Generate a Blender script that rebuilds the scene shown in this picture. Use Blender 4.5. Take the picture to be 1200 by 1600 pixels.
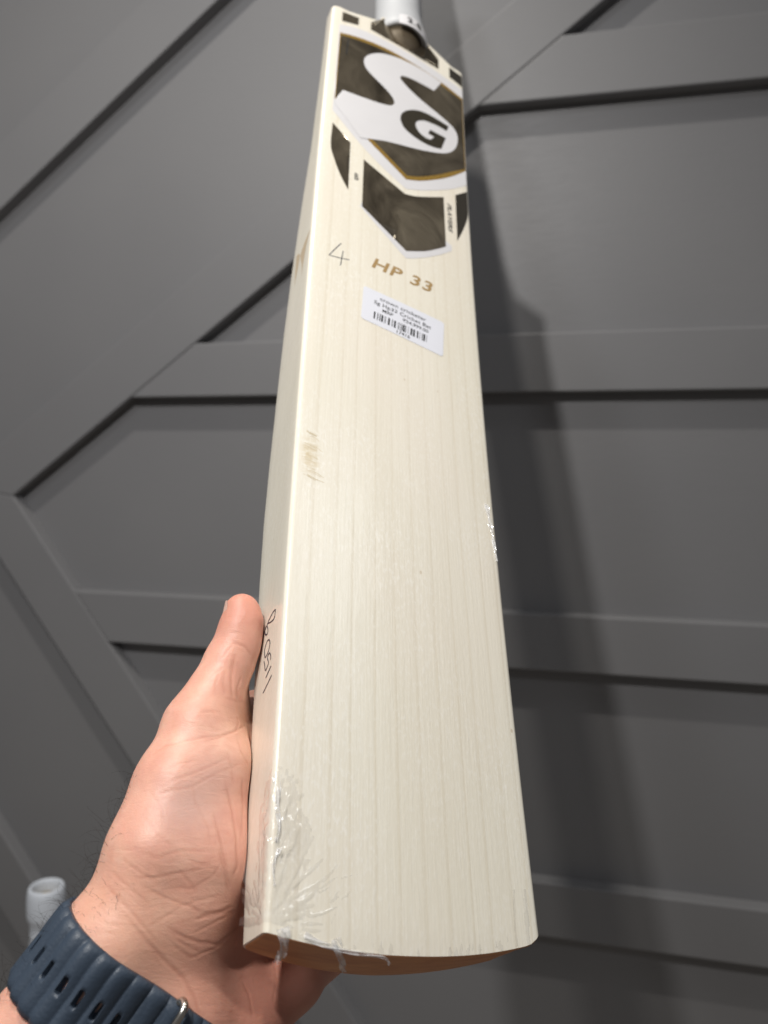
import bpy, bmesh, math, random
import numpy as np
from mathutils import Vector, Matrix
from mathutils.bvhtree import BVHTree

# ------------------------------------------------------------------ clear, camera, light, exposure
for o in list(bpy.data.objects): bpy.data.objects.remove(o)
SC = bpy.context.scene
COL = SC.collection
random.seed(4)
HC = 1.32                                   # height of the lens above the floor (m)
cam_d = bpy.data.cameras.new('camera'); cam = bpy.data.objects.new('camera', cam_d); COL.objects.link(cam)
cam_d.sensor_fit = 'VERTICAL'; cam_d.sensor_height = 36; cam_d.sensor_width = 27; cam_d.lens = 27.45
cam_d.clip_start = 0.01; cam_d.clip_end = 50
cam.matrix_world = Matrix(((0.973674, -0.021207, 0.226955, 0), (0.227885, 0.067921, -0.971316, 0),
                           (0.005184, 0.997465, 0.070966, HC), (0, 0, 0, 1)))
cam_d.dof.use_dof = True; cam_d.dof.focus_distance = 0.305; cam_d.dof.aperture_fstop = 9.5
SC.camera = cam

wd = bpy.data.worlds.new('World'); SC.world = wd; wd.use_nodes = True
wd.node_tree.nodes['Background'].inputs[0].default_value = (1.0, 0.97, 0.94, 1)
wd.node_tree.nodes['Background'].inputs[1].default_value = 0.11

def lamp(name, kind, loc, power, aim=None, color=(1, 1, 1), **kw):
    d = bpy.data.lights.new(name, kind); d.energy = power; d.color = color
    for k, v in kw.items(): setattr(d, k, v)
    o = bpy.data.objects.new(name, d); COL.objects.link(o); o.location = loc
    if aim is not None: o.rotation_euler = (Vector(aim) - Vector(loc)).to_track_quat('-Z', 'Y').to_euler()
    return o
lamp('unseen_spot', 'SPOT', (-0.226, -0.150, HC + 0.63), 27, aim=(-0.55, 0.60, HC - 0.10), color=(1.0, 0.975, 0.935),
     shadow_soft_size=0.018, spot_size=math.radians(142), spot_blend=1.0)
lamp('unseen_spot', 'SPOT', (-0.335, 0.30, HC + 1.32), 42, aim=(-0.30, 0.45, 0), color=(1.0, 0.95, 0.86),
     shadow_soft_size=0.02, spot_size=math.radians(108), spot_blend=1.0)  # unseen lamp, added overhead to brighten the batten ledges
lamp('added_soft_panel', 'AREA', (1.12, 0.22, HC + 1.40), 3.6, aim=(0.15, -0.5, HC - 0.1), color=(0.95, 0.975, 1.0), shape='RECTANGLE', size=0.5, size_y=0.35)  # unseen lamp, added to give the bat face a soft sheen
lamp('added_soft_panel', 'AREA', (-0.75, -0.85, HC + 1.3), 5.0, aim=(0.0, 0.3, 0.9), color=(0.96, 0.98, 1.0),
     shape='RECTANGLE', size=0.22, size_y=0.22)  # unseen fill light, added behind and left of the camera
SC.view_settings.view_transform = 'Standard'; SC.view_settings.look = 'None'
SC.view_settings.exposure = -0.04; SC.view_settings.gamma = 1.0; SC.view_settings.use_curve_mapping = False

# ------------------------------------------------------------------ helpers
def tag(o, label=None, cat=None, group=None, kind=None):
    for k, v in (('label', label), ('category', cat), ('group', group), ('kind', kind)):
        if v: o[k] = v
    return o
def link(name, me, mat=None, parent=None, smooth=True):
    o = bpy.data.objects.new(name, me); COL.objects.link(o)
    if mat is not None and not me.materials: me.materials.append(mat)
    if parent is not None: o.parent = parent
    if smooth and me.polygons: me.polygons.foreach_set('use_smooth', [True] * len(me.polygons))
    return o
def empty(name, M=None):
    o = bpy.data.objects.new(name, None); COL.objects.link(o); o.empty_display_size = 0.05
    if M is not None: o.matrix_world = M
    return o
MM = 0.001
def mesh_mm(name, V, F):
    me = bpy.data.meshes.new(name)
    me.from_pydata([tuple(float(c) * MM for c in v) for v in V], [], [tuple(int(i) for i in f) for f in F])
    me.validate(); me.update(); return me
def bm_mesh(name, bm, scale=MM):
    bmesh.ops.scale(bm, vec=(scale,) * 3, verts=bm.verts)
    me = bpy.data.meshes.new(name); bm.to_mesh(me); bm.free(); return me
def sstep(a, b, x):
    t = np.clip((np.asarray(x, float) - a) / (b - a), 0, 1); return t * t * (3 - 2 * t)

# ------------------------------------------------------------------ materials
class G:
    def __init__(s, name):
        s.m = bpy.data.materials.new(name); s.m.use_nodes = True; s.nt = s.m.node_tree
        s.b = s.nt.nodes['Principled BSDF']; s.out = s.nt.nodes['Material Output']
    def n(s, t, ins=None, **pr):
        x = s.nt.nodes.new('ShaderNode' + t)
        for k, v in pr.items(): setattr(x, k, v)
        for k, v in (ins or {}).items(): s.put(x.inputs[k], v)
        return x
    def put(s, sock, v):
        if isinstance(v, bpy.types.NodeSocket): s.nt.links.new(v, sock)
        else: sock.default_value = v
    def set(s, **kw):
        for k, v in kw.items(): s.put(s.b.inputs[k.replace('_', ' ')], v)
    def math(s, op, a, b=0.0, c=0.0, clamp=False):
        x = s.n('Math', {0: a, 1: b, 2: c}, operation=op, use_clamp=clamp); return x.outputs[0]
    def co(s): return s.n('TexCoord').outputs['Object']
    def xyz(s, v):
        x = s.n('SeparateXYZ', {0: v}); return x.outputs
    def noise(s, vec, scale, detail=3, rough=.5, dist=0):
        return s.n('TexNoise', {'Vector': vec, 'Scale': scale, 'Detail': detail, 'Roughness': rough, 'Distortion': dist}).outputs['Fac']
    def scalev(s, v, sc):
        return s.n('Mapping', {'Vector': v, 'Scale': sc}).outputs[0]
    def ramp(s, f, stops, interp='LINEAR'):
        x = s.n('ValToRGB', {0: f}); r = x.color_ramp; r.interpolation = interp
        while len(r.elements) < len(stops): r.elements.new(0.5)
        for e, (p, c) in zip(r.elements, stops):
            e.position = p; e.color = (*c, 1) if len(c) == 3 else c
        return x.outputs[0]
    def mix(s, f, a, b, mode='MIX'):
        x = s.n('Mix', data_type='RGBA', blend_type=mode)
        s.put(x.inputs[0], f); s.put(x.inputs[6], (*a, 1) if isinstance(a, tuple) and len(a) == 3 else a)
        s.put(x.inputs[7], (*b, 1) if isinstance(b, tuple) and len(b) == 3 else b); return x.outputs[2]
    def bump(s, h, strength=.3, dist=.001, nrm=None):
        d = {'Height': h, 'Strength': strength, 'Distance': dist}
        if nrm is not None: d['Normal'] = nrm
        return s.n('Bump', d).outputs[0]

def mat_wall():
    g = G('grey_wall_paint'); c = g.co()
    big = g.noise(c, 2.5, 3); fine = g.noise(c, 420, 2); brush = g.noise(g.scalev(c, (6, 60, 60)), 8, 3)
    col = g.ramp(big, [(.25, (.168, .168, .177)), (.75, (.200, .199, .206))])
    g.set(Base_Color=col, Roughness=g.math('MULTIPLY_ADD', brush, .16, .40), Specular_IOR_Level=.42,
          Normal=g.bump(fine, .16, .0007, g.bump(brush, .07, .0012)))
    return g.m
def mat_wood(side=False):
    g = G('willow_wood'); c = g.co(); x, y, z = g.xyz(c)
    warp = g.noise(g.scalev(c, (14, 2.2, 14)), 1.0, 2)
    vary = g.noise(g.n('CombineXYZ', {0: g.math('MULTIPLY', x, 26.0)}).outputs[0], 1.0, 2)
    gx = g.math('MULTIPLY_ADD', warp, .6, g.math('MULTIPLY_ADD', vary, 2.4, g.math('MULTIPLY', x, 110.0)))
    fr = g.math('FRACT', gx)
    line = g.ramp(fr, [(0, (0, 0, 0)), (.80, (.10, .10, .10)), (.925, (1, 1, 1)), (.965, (.75, .75, .75)), (1.0, (0, 0, 0))])
    amp = g.noise(g.scalev(c, (60, 5, 60)), 1.0, 2)
    lf = g.math('MULTIPLY', g.math('MULTIPLY', line, g.math('MULTIPLY_ADD', amp, 1.0, .05)), .54, clamp=True)
    tone = g.noise(g.scalev(c, (30, 4, 30)), 1.0, 3)
    base = g.ramp(tone, [(.2, (.74, .69, .58)), (.55, (.80, .76, .66)), (.85, (.83, .80, .715))])
    col = g.mix(lf, base, (.58, .50, .36))
    streak = g.noise(g.scalev(c, (900, 25, 900)), 1.0, 2)
    col = g.mix(g.math('MULTIPLY', g.math('SUBTRACT', streak, .35, clamp=True), .28), col, (.60, .53, .39))
    fl = g.n('TexVoronoi', {'Vector': g.scalev(c, (1500, 480, 1500)), 'Scale': 1.0}).outputs['Distance']
    flk = g.noise(g.scalev(c, (820, 330, 820)), 1.0, 3, .65)
    patch = g.noise(g.scalev(c, (26, 13, 26)), 1.0, 2)
    painted_sheen = g.math('MULTIPLY', g.ramp(flk, [(.50, (0, 0, 0)), (.66, (1, 1, 1))]), g.ramp(patch, [(.36, (.15, .15, .15)), (.66, (1, 1, 1))]))
    col = g.mix(g.math('MULTIPLY', painted_sheen, .5), col, (.90, .885, .84))  # silvery film sheen painted into the wood colour as pale flecks
    spk = g.n('TexVoronoi', {'Vector': g.scalev(c, (46, 30, 46)), 'Scale': 1.0, 'Randomness': 1.0}).outputs['Distance']
    col = g.mix(g.math('MULTIPLY', g.ramp(spk, [(.018, (1, 1, 1)), (.034, (0, 0, 0))]), .45), col, (.40, .28, .14))
    pink = g.noise(g.scalev(c, (9, 7, 9)), 1.0, 2)
    col = g.mix(g.math('MULTIPLY', g.ramp(pink, [(.4, (0, 0, 0)), (.65, (1, 1, 1))]), .30), col, (.80, .71, .63))
    sv = g.n('VectorMath', {0: c, 1: (-.0455, .186, -.006)}, operation='SUBTRACT').outputs[0]
    dist = g.n('VectorMath', {0: g.scalev(sv, (165, 70, 40))}, operation='LENGTH').outputs['Value']
    blot = g.noise(g.scalev(c, (160, 420, 160)), 1.0, 4, .6, .8)
    stm = g.math('MULTIPLY', g.ramp(dist, [(.15, (1, 1, 1)), (1.0, (0, 0, 0))]), g.ramp(blot, [(.38, (0, 0, 0)), (.62, (1, 1, 1))]))
    col = g.mix(g.math('MULTIPLY', stm, .75), col, (.62, .49, .28))
    g.set(Base_Color=col, Roughness=g.math('MULTIPLY_ADD', flk, -.35, .56), Specular_IOR_Level=.40,
          Coat_Weight=g.ramp(g.math('ABSOLUTE', x), [(.0519, (.5, .5, .5)), (.0524, (1, 1, 1))]), Coat_Roughness=g.ramp(g.math('ABSOLUTE', x), [(.0519, (.21, .21, .21)), (.0524, (.025, .025, .025))]), Coat_IOR=g.math('MULTIPLY_ADD', g.math('GREATER_THAN', g.math('ABSOLUTE', x), .0523), .75, 1.42),
          Normal=g.bump(flk, .13, .0005, g.bump(streak, .18, .0004)), Coat_Normal=g.bump(g.noise(g.scalev(c, (70, 30, 70)), 1.0, 4, .6), .5, .0012))
    return g.m
def flat(name, col, rough=.4, metal=0., spec=.5, coat=0., bumpy=0., **kw):
    g = G(name); c = g.co(); nz = g.noise(c, 900, 2); big = g.noise(c, 60, 3)
    cc = g.mix(g.math('MULTIPLY', big, .30), col, tuple(v * .78 for v in col))
    g.set(Base_Color=cc, Roughness=g.math('MULTIPLY_ADD', nz, .10, max(rough - .05, .02)), Metallic=metal, Specular_IOR_Level=spec,
          Coat_Weight=coat, Coat_Roughness=.08, Normal=g.bump(nz, bumpy, .0004), **kw)
    return g.m
def mat_toe():
    g = G('brown_toe_rubber'); c = g.co(); nz = g.noise(g.scalev(c, (40, 60, 160)), 1.0, 4, .6, 1.2)
    g.set(Base_Color=g.ramp(nz, [(.3, (.50, .19, .08)), (.6, (.64, .28, .115)), (.8, (.70, .34, .15))]), Roughness=.6, Coat_Weight=.12, Coat_Roughness=.25,
          Normal=g.bump(nz, .2, .0006))
    return g.m
def mat_foil():
    g = G('bronze_foil'); c = g.co(); nz = g.noise(g.scalev(c, (30, 22, 30)), 1.0, 4, .6, .8)
    g.set(Base_Color=g.ramp(nz, [(.30, (.20, .165, .12)), (.52, (.46, .385, .28)), (.74, (.74, .63, .46))]), Metallic=.92,  # blotchy reflections painted into the foil colour
          Roughness=g.math('MULTIPLY_ADD', nz, .20, .10), Normal=g.bump(nz, .35, .002))
    return g.m
def mat_film(white=0.0):
    g = G('clear_shrink_film'); c = g.co()
    tr = g.n('BsdfTransparent', {0: (1, 1, 1, 1)}); gl = g.n('BsdfGlossy', {0: (1, 1, 1, 1), 'Roughness': .10})
    fac_in = g.n('LayerWeight', {'Blend': .5}).outputs['Facing']
    f2 = g.math('MULTIPLY_ADD', g.math('POWER', fac_in, 3.0), .75, .06, clamp=True)
    mx = g.n('MixShader', {0: f2, 1: tr.outputs[0], 2: gl.outputs[0]})
    res = mx.outputs[0]
    white = white or .06
    if white:                                  # white mixed into the clear film to stand for glints on its creases
        df = g.n('BsdfDiffuse', {0: (.9, .9, .92, 1)}); nz = g.ramp(g.noise(c, 300, 3), [(.3, (.2, .2, .2)), (.6, (1, 1, 1))])
        res = g.n('MixShader', {0: g.math('MULTIPLY', nz, white), 1: res, 2: df.outputs[0]}).outputs[0]
    g.nt.links.new(res, g.out.inputs[0]); g.nt.nodes.remove(g.b); return g.m
def mat_skin():
    g = G('skin'); c = g.co()
    cr = g.n('Attribute', attribute_name='crease').outputs['Fac']
    red = g.n('Attribute', attribute_name='red').outputs['Fac']
    big = g.noise(c, 42, 4, .6, .5); mott = g.noise(c, 130, 4, .65, .4)
    base = g.ramp(big, [(.28, (.70, .355, .265)), (.5, (.77, .42, .32)), (.72, (.81, .495, .385))])
    base = g.mix(g.math('MULTIPLY', g.ramp(mott, [(.35, (0, 0, 0)), (.68, (1, 1, 1))]), .58), base, (.64, .30, .235))
    base = g.mix(g.math('MULTIPLY', red, .78), base, (.62, .26, .19))
    vein = g.n('Attribute', attribute_name='pale').outputs['Fac']
    base = g.mix(g.math('MULTIPLY', vein, .40), base, (.70, .50, .33))
    blue = g.n('Attribute', attribute_name='vein').outputs['Fac']
    base = g.mix(g.math('MULTIPLY', blue, .38), base, (.50, .42, .40))
    base = g.mix(g.math('MULTIPLY', cr, .36), base, (.46, .17, .11))  # shade painted into the creases, along with their redder skin tone
    w1 = g.n('TexVoronoi', {'Vector': g.scalev(c, (850, 1150, 850)), 'Scale': 1.0, 'Randomness': 1.0}, feature='DISTANCE_TO_EDGE').outputs['Distance']
    wr = g.ramp(w1, [(0, (0, 0, 0)), (.10, (1, 1, 1))])
    fine = g.noise(c, 2200, 2)
    wav = g.noise(g.scalev(c, (110, 330, 110)), 1.0, 4, .65, .8)
    nrm = g.bump(wr, .13, .00022, g.bump(fine, .16, .00025, g.bump(wav, .34, .0007)))
    g.set(Base_Color=base, Roughness=g.math('MULTIPLY_ADD', mott, .24, .33), Specular_IOR_Level=.47,
          Subsurface_Weight=.22, Subsurface_Radius=(.0036, .0014, .0008), Subsurface_Scale=1.0, Normal=nrm)
    return g.m
M = {}
M['wall'] = mat_wall(); M['wood'] = mat_wood(); M['toe'] = mat_toe(); M['foil'] = mat_foil(); M['film'] = mat_film()
M['skin'] = mat_skin(); M['film_glint'] = mat_film(white=.5)
M['white'] = flat('white_sticker', (.70, .69, .71), .30, spec=.5, coat=.4)
M['gold'] = flat('gold_sticker_edge', (.50, .31, .07), .28, metal=.55, coat=.3)
M['goldprint'] = flat('gold_print', (.46, .30, .13), .38, metal=.25)
M['darkfoil'] = flat('dark_foil', (.055, .048, .038), .16, metal=.35, coat=.6)
M['logo_dark'] = flat('dark_bronze_print', (.075, .064, .045), .22, metal=.5, coat=.4)
M['dull_bronze'] = flat('dull_bronze_wrap', (.115, .09, .06), .55, metal=.2, spec=.3, bumpy=.3)
M['black'] = flat('black_print', (.03, .03, .03), .4)
M['ink'] = flat('blue_black_ink', (.035, .022, .045), .45)
M['pencil'] = flat('graphite_pencil', (.11, .11, .12), .5, metal=.2)
M['label'] = flat('label_paper', (.74, .75, .82), .5, spec=.35)
M['grip'] = flat('grey_rubber_grip', (.46, .47, .49), .5, spec=.4, bumpy=.3)
M['grip_far'] = flat('blue_grey_rubber_grip', (.62, .66, .73), .5, spec=.4, bumpy=.3)
M['cane'] = flat('cane_handle_end', (.42, .34, .22), .6)
M['strap'] = flat('navy_strap_rubber', (.040, .057, .085), .46, spec=.42, bumpy=.35)
M['metal'] = flat('brushed_titanium', (.60, .57, .53), .24, metal=1.0)
M['watchcase'] = flat('dark_watch_case', (.25, .24, .23), .3, metal=1.0)
M['hair'] = flat('dark_hair', (.015, .012, .010), .45)
M['nail'] = flat('thumb_nail', (.74, .48, .40), .28, coat=.3)
M['stain'] = flat('rusty_wood_stain', (.68, .58, .40), .5)
M['stain2'] = flat('grey_wood_mark', (.46, .37, .26), .5)
M['floor'] = flat('floor_board', (.48, .42, .35), .5)

# ------------------------------------------------------------------ setting: panelled wall and floor
def box(name, lo, hi, mat, parent=None, bev=0.0):
    bm = bmesh.new(); bmesh.ops.create_cube(bm, size=1)
    for v in bm.verts: v.co = Vector([lo[i] if v.co[i] < 0 else hi[i] for i in range(3)])
    if bev: bmesh.ops.bevel(bm, geom=list(bm.edges), offset=bev, segments=2, affect='EDGES', profile=.5)
    return link(name, bm_mesh(name, bm, 1.0), mat, parent, smooth=False)
YW = 0.850; TH = 0.018
floor = tag(box('floor', (-2.0, -1.2, -0.03), (2.0, YW + TH + .05, 0.0), M['floor']), kind='structure')
wall = tag(box('wall', (-2.0, YW + TH, 0.0), (2.0, YW + TH + .05, 2.85), M['wall']), kind='structure')
def batten(poly):
    """raised timber strip: polygon in wall mm (x right, z relative to lens height), 13 mm proud, edges eased"""
    bm = bmesh.new()
    P = [(x * MM, z * MM + HC) for x, z in poly]
    f = [bm.verts.new((x, YW, z)) for x, z in P]; b = [bm.verts.new((x, YW + TH - .0003, z)) for x, z in P]
    n = len(P); bm.faces.new(f); bm.faces.new(b[::-1])
    for i in range(n): bm.faces.new((f[i], b[i], b[(i + 1) % n], f[(i + 1) % n]))
    bmesh.ops.recalc_face_normals(bm, faces=bm.faces)
    ed = [e for e in bm.edges if all(abs(v.co.y - YW) < 1e-6 for v in e.verts)]
    bmesh.ops.bevel(bm, geom=ed, offset=.0016, segments=2, affect='EDGES', profile=.5)
    o = link('batten', bm_mesh('batten', bm, 1.0), M['wall'], wall, smooth=False); return o
a_ = np.array([.8090, .5878]); c_ = np.array([.5878, -.8090]); nA = -c_; nC = -a_
def chevron(P0, la, lc):
    out = P0 + 62 * nA + 65 * nC
    batten([P0, P0 + la * a_, P0 + la * a_ + 62 * nA, out])
    batten([P0, out, out + (lc + 65 * 0) * c_ + 0 * nC + 0, P0 + lc * c_])
P0 = np.array([-679., -52.])
chevron(P0, 1500, 1400)
chevron(P0 + 289 * nA + 286 * nC, 1500, 1100)
for zc in (1000, 700, 400, 100, -200, -500, -800, -1100):
    row = []
    for z in (zc - 31, zc + 31):
        if z > -52: row.append((-679 + (z + 52) / .5878 * .8090 + .4, z))
        else: row.append((-679 + (-52 - z) / .8090 * .5878 + .4, z))
    batten([row[0], (1900, zc - 31), (1900, zc + 31), row[1]])

# ------------------------------------------------------------------ the bat: shape functions (bat frame, mm: x across, y up the blade, z out of the face)
BATM = Matrix(((0.783069, -0.134398, 0.60724, -0.046192), (0.562398, 0.569887, -0.599114, 0.244881),
               (-0.265538, 0.810658, 0.521846, HC - 0.159472), (0, 0, 0, 1)))
HW = 52.5
def bow(s):
    q = np.clip(np.asarray(s, float) / 561., 0, 1); return -7.5 * 4 * q * (1 - q)
S_ = [-12, 12, 60, 109, 140, 176, 212, 252, 300, 346, 400, 445, 520, 600]
E_ = [22, 25, 30, 34, 37, 39, 38.5, 37, 35, 31.5, 25, 18.5, 14.5, 13]
P_ = [30, 34, 46, 54, 59, 62, 63, 62, 58, 53, 46, 40, 33, 30]
def th_edge(s): return np.interp(s, S_, E_)
def th_spine(s): return np.interp(s, S_, P_)
def s_toe(x, z): return 3.2 * np.clip((np.asarray(x, float) - 45.5) / 7, 0, 1) ** 2.2 + -5.8 * (1 - np.clip(np.abs(x) / HW, 0, 1) ** 2.2) + .15 * z
def s_top(x):
    ax = np.abs(x); return 561 + 17 * np.where(np.asarray(x) > 0, 1 - sstep(19, 31, ax), 1 - sstep(14, 21, ax)) - 2.0 * sstep(48, 52.5, ax)
def zface(x, s): return bow(s) + .9 * (1 - (np.asarray(x) / HW) ** 2)
def section(s, nx=40):
    """closed outline at station s, viewed along +y: list of (x, z), n points, starting at the face left corner"""
    te, ts, b = float(th_edge(s)), float(th_spine(s)), float(bow(s)); R = 2.4; R2 = 4.0
    pts = []
    for i in range(7):                                   # left face corner (rounded)
        a = math.pi - i / 6 * math.pi / 2; pts.append((-HW + R + R * math.cos(a), b - R + R * math.sin(a)))
    for i in range(1, nx):
        x = -HW + R + (2 * HW - 2 * R) * i / nx; pts.append((x, float(zface(x, s))))
    for i in range(7):
        a = math.pi / 2 - i / 6 * math.pi / 2; pts.append((HW - R + R * math.cos(a), b - R + R * math.sin(a)))
    nside = 6
    for i in range(1, nside): pts.append((HW, b - R - (te - R - R2) * i / nside))
    for i in range(5):
        a = -i / 4 * math.pi / 3; pts.append((HW - R2 + R2 * math.cos(a), b - te + R2 + R2 * math.sin(a)))
    nb = 28
    x1, z1 = pts[-1]
    for i in range(1, nb):
        u = i / nb; x = x1 * (1 - 2 * u); k = 1 - abs(x / x1)
        pts.append((x, z1 - (ts - te) * (k ** .85 * .75 + .25 * math.sin(k * math.pi / 2) ** 2)))
    for i in range(5):
        a = -math.pi + math.pi / 3 - i / 4 * math.pi / 3 
        a = -math.pi * 2 / 3 - i / 4 * math.pi / 3; pts.append((-HW + R2 + R2 * math.cos(a), b - te + R2 + R2 * math.sin(a)))
    for i in range(1, nside): pts.append((-HW, b - te + R2 + (te - R - R2) * i / nside))
    return pts
def loft(s0=None, s1=None, ns=110, trim_toe=.15):
    V = []; F = []
    for j in range(ns + 1):
        v = j / ns; v = v * .85 + .15 * (v * v * (3 - 2 * v))
        sec = section(-5 + 590 * v); n = len(sec)
        for x, z in sec:
            lo = float(s_toe(x, z)) + trim_toe; hi = float(s_top(x))
            sv = lo + (hi - lo) * v; V.append((x, sv, z + float(bow(sv) - bow(-5 + 590 * v))))
    for j in range(ns):
        for i in range(n): F.append((j * n + i, j * n + (i + 1) % n, (j + 1) * n + (i + 1) % n, (j + 1) * n + i))
    return V, F, n
bat = empty('cricket_bat', BATM)
tag(bat, 'cream willow cricket bat in clear film, held up by its toe', 'cricket bat')
V, F, n = loft()
ns = len(V) // n - 1
def cap(V, F, idx):
    b = len(V); V += [V[i] for i in idx]; F.append(tuple(range(b, b + len(idx))))
cap(V, F, [ns * n + i for i in range(n)]); cap(V, F, list(range(n - 1, -1, -1)))   # own vertices: crisp rims
blade = link('blade', mesh_mm('blade', V, F), M['wood'], bat)
blade.data.polygons[len(F) - 1].use_smooth = False; blade.data.polygons[len(F) - 2].use_smooth = False
# toe guard: a 2.5 mm brown cap on the end of the blade, with an eased rim
sec = section(-5); n = len(sec); TV = []; TF = []
cx, cz = 0.0, -14.0
rings = [(0.986, .8), (0.986, -.02), (.972, -.12), (.8, -.25), (.5, -.4), (.2, -.45)]
for k, up in rings:
    for x, z in sec:
        xx, zz = cx + (x - cx) * (k if k > .9 else k), cz + (z - cz) * k
        TV.append((xx, float(s_toe(xx, zz)) + up, zz))
for r in range(len(rings) - 1):
    for i in range(n): TF.append((r * n + i, r * n + (i + 1) % n, (r + 1) * n + (i + 1) % n, (r + 1) * n + i))
TF.append(tuple((len(rings) - 1) * n + i for i in range(n)))
link('toe_guard', mesh_mm('toe_guard', TV, TF), M['toe'], blade)
# handle and rubber grip
def tube(name, stations, mat, parent, nseg=40, capmat=None, flatten=1.0):
    V = []; F = []
    for (x, y, z, r) in stations:
        for i in range(nseg):
            a = 2 * math.pi * i / nseg; V.append((x + r * math.cos(a), y, z + r * flatten * math.sin(a)))
    m = len(stations)
    for j in range(m - 1):
        for i in range(nseg): F.append((j * nseg + i, (j + 1) * nseg + i, (j + 1) * nseg + (i + 1) % nseg, j * nseg + (i + 1) % nseg))
    F.append(tuple(range(nseg))); F.append(tuple(m * nseg - 1 - i for i in range(nseg)))
    return link(name, mesh_mm(name, V, F), mat, parent)
hz = -10.0; HX = 4.0
tube('handle', [(HX, 574, hz, 15), (HX, 580, hz, 16.0), (HX, 600, hz, 15.2), (HX, 846, hz, 15.2)], M['cane'], bat)
gs = [(HX, 569, hz, 16.6), (HX, 567.6, hz, 18.8), (HX, 568.6, hz, 20.2), (HX, 573, hz, 20.6), (HX, 582, hz, 19.6), (HX, 592, hz, 18.4), (HX, 601, hz, 17.6)]
y = 603.0
while y < 842:
    gs += [(HX, y, hz, 17.5), (HX, y + 1.6, hz, 17.75), (HX, y + 3.2, hz, 17.5)]; y += 5.2
gs += [(HX, 846, hz, 18.0), (HX, 849, hz, 18.6), (HX, 852, hz, 17.6), (HX, 852.5, hz, 14)]
tube('handle_sticker', [(HX, 545, hz - 8, 12), (HX, 553, hz - 5, 14.6), (HX, 560, hz - 2, 16.4), (HX, 569.5, hz, 17.4)], M['dull_bronze'], bat)
tube('rubber_grip', gs, M['grip'], bat)

# ---- flat print and stickers, draped over the face
def smooth_poly(pts, sharp=42, sub=4):
    P = [np.array(p, float) for p in pts]; n = len(P); T = []
    for i in range(n):
        a, b = P[i] - P[i - 1], P[(i + 1) % n] - P[i]
        ang = math.degrees(math.acos(np.clip(a @ b / (np.linalg.norm(a) * np.linalg.norm(b) + 1e-9), -1, 1)))
        T.append(None if ang > sharp else (P[(i + 1) % n] - P[i - 1]) / 2)
    out = []
    for i in range(n):
        p, q = P[i], P[(i + 1) % n]; d = q - p
        m0 = T[i] if T[i] is not None else d; m1 = T[(i + 1) % n] if T[(i + 1) % n] is not None else d
        L = np.linalg.norm(d); m0 = m0 / (np.linalg.norm(m0) + 1e-9) * L; m1 = m1 / (np.linalg.norm(m1) + 1e-9) * L
        for k in range(sub):
            t = k / sub; h = (2*t**3 - 3*t*t + 1, t**3 - 2*t*t + t, -2*t**3 + 3*t*t, t**3 - t*t)
            out.append(h[0] * p + h[1] * m0 + h[2] * q + h[3] * m1)
    return out
def inset(pts, d):
    P = [np.array(p, float) for p in pts]; n = len(P)
    area = sum(P[i][0] * P[(i + 1) % n][1] - P[(i + 1) % n][0] * P[i][1] for i in range(n)); sg = 1 if area > 0 else -1
    out = []
    for i in range(n):
        a = P[i] - P[i - 1]; b = P[(i + 1) % n] - P[i]
        na = sg * np.array([-a[1], a[0]]) / (np.linalg.norm(a) + 1e-9); nb = sg * np.array([-b[1], b[0]]) / (np.linalg.norm(b) + 1e-9)
        m = na + nb; m /= (np.linalg.norm(m) + 1e-9); out.append(P[i] + m * d / max(m @ na, .5))
    return out
def drape_bm(bm, off, grid=7.0, surf=zface):
    for ax in (0, 1):
        lo = min(v.co[ax] for v in bm.verts); hi = max(v.co[ax] for v in bm.verts); k = math.floor(lo / grid) + 1
        while k * grid < hi:
            co = [0, 0, 0]; co[ax] = k * grid; no = [0, 0, 0]; no[ax] = 1
            bmesh.ops.bisect_plane(bm, geom=list(bm.verts) + list(bm.edges) + list(bm.faces), plane_co=co, plane_no=no, dist=1e-5); k += 1
    for v in bm.verts: v.co.z = float(surf(v.co.x, v.co.y)) + off
    bmesh.ops.recalc_face_normals(bm, faces=bm.faces)
    if sum(f.normal.z * f.calc_area() for f in bm.faces) < 0: bmesh.ops.reverse_faces(bm, faces=list(bm.faces))
def decal(name, pts, off, mat, parent, smooth=True, sharp=42):
    if smooth: pts = smooth_poly(pts, sharp)
    bm = bmesh.new(); vs = [bm.verts.new((float(p[0]), float(p[1]), 0)) for p in pts]; f = bm.faces.new(vs)
    bmesh.ops.triangulate(bm, faces=[f], ngon_method='EAR_CLIP')
    drape_bm(bm, off)
    return link(name, bm_mesh(name, bm), mat, parent, smooth=True)
def rib(pts, w):
    """stroke as a quad strip"""
    P = [np.array(p, float) for p in pts]; L = []; R = []
    for i in range(len(P)):
        d = P[min(i + 1, len(P) - 1)] - P[max(i - 1, 0)]; d /= (np.linalg.norm(d) + 1e-9); nn = np.array([-d[1], d[0]])
        L.append(P[i] + nn * w / 2); R.append(P[i] - nn * w / 2)
    return L, R
def spline(pts, sub=6):
    P = [np.array(p, float) for p in pts]; out = []
    for i in range(len(P) - 1):
        a, b, c, d = P[max(i - 1, 0)], P[i], P[i + 1], P[min(i + 2, len(P) - 1)]
        for k in range(sub):
            t = k / sub; out.append(.5 * (2*b + (c-a)*t + (2*a-5*b+4*c-d)*t*t + (3*b-a-3*c+d)*t**3))
    out.append(P[-1]); return out
def strokes(name, lines, w, put, mat, parent):
    V = []; F = []
    for ln in lines:
        L, R = rib(ln, w); b = len(V)
        for l, r in zip(L, R): V += [put(*l), put(*r)]
        for i in range(len(L) - 1): F.append((b + 2*i, b + 2*i + 1, b + 2*i + 3, b + 2*i + 2))
    return link(name, mesh_mm(name, V, F), mat, parent)
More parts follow.
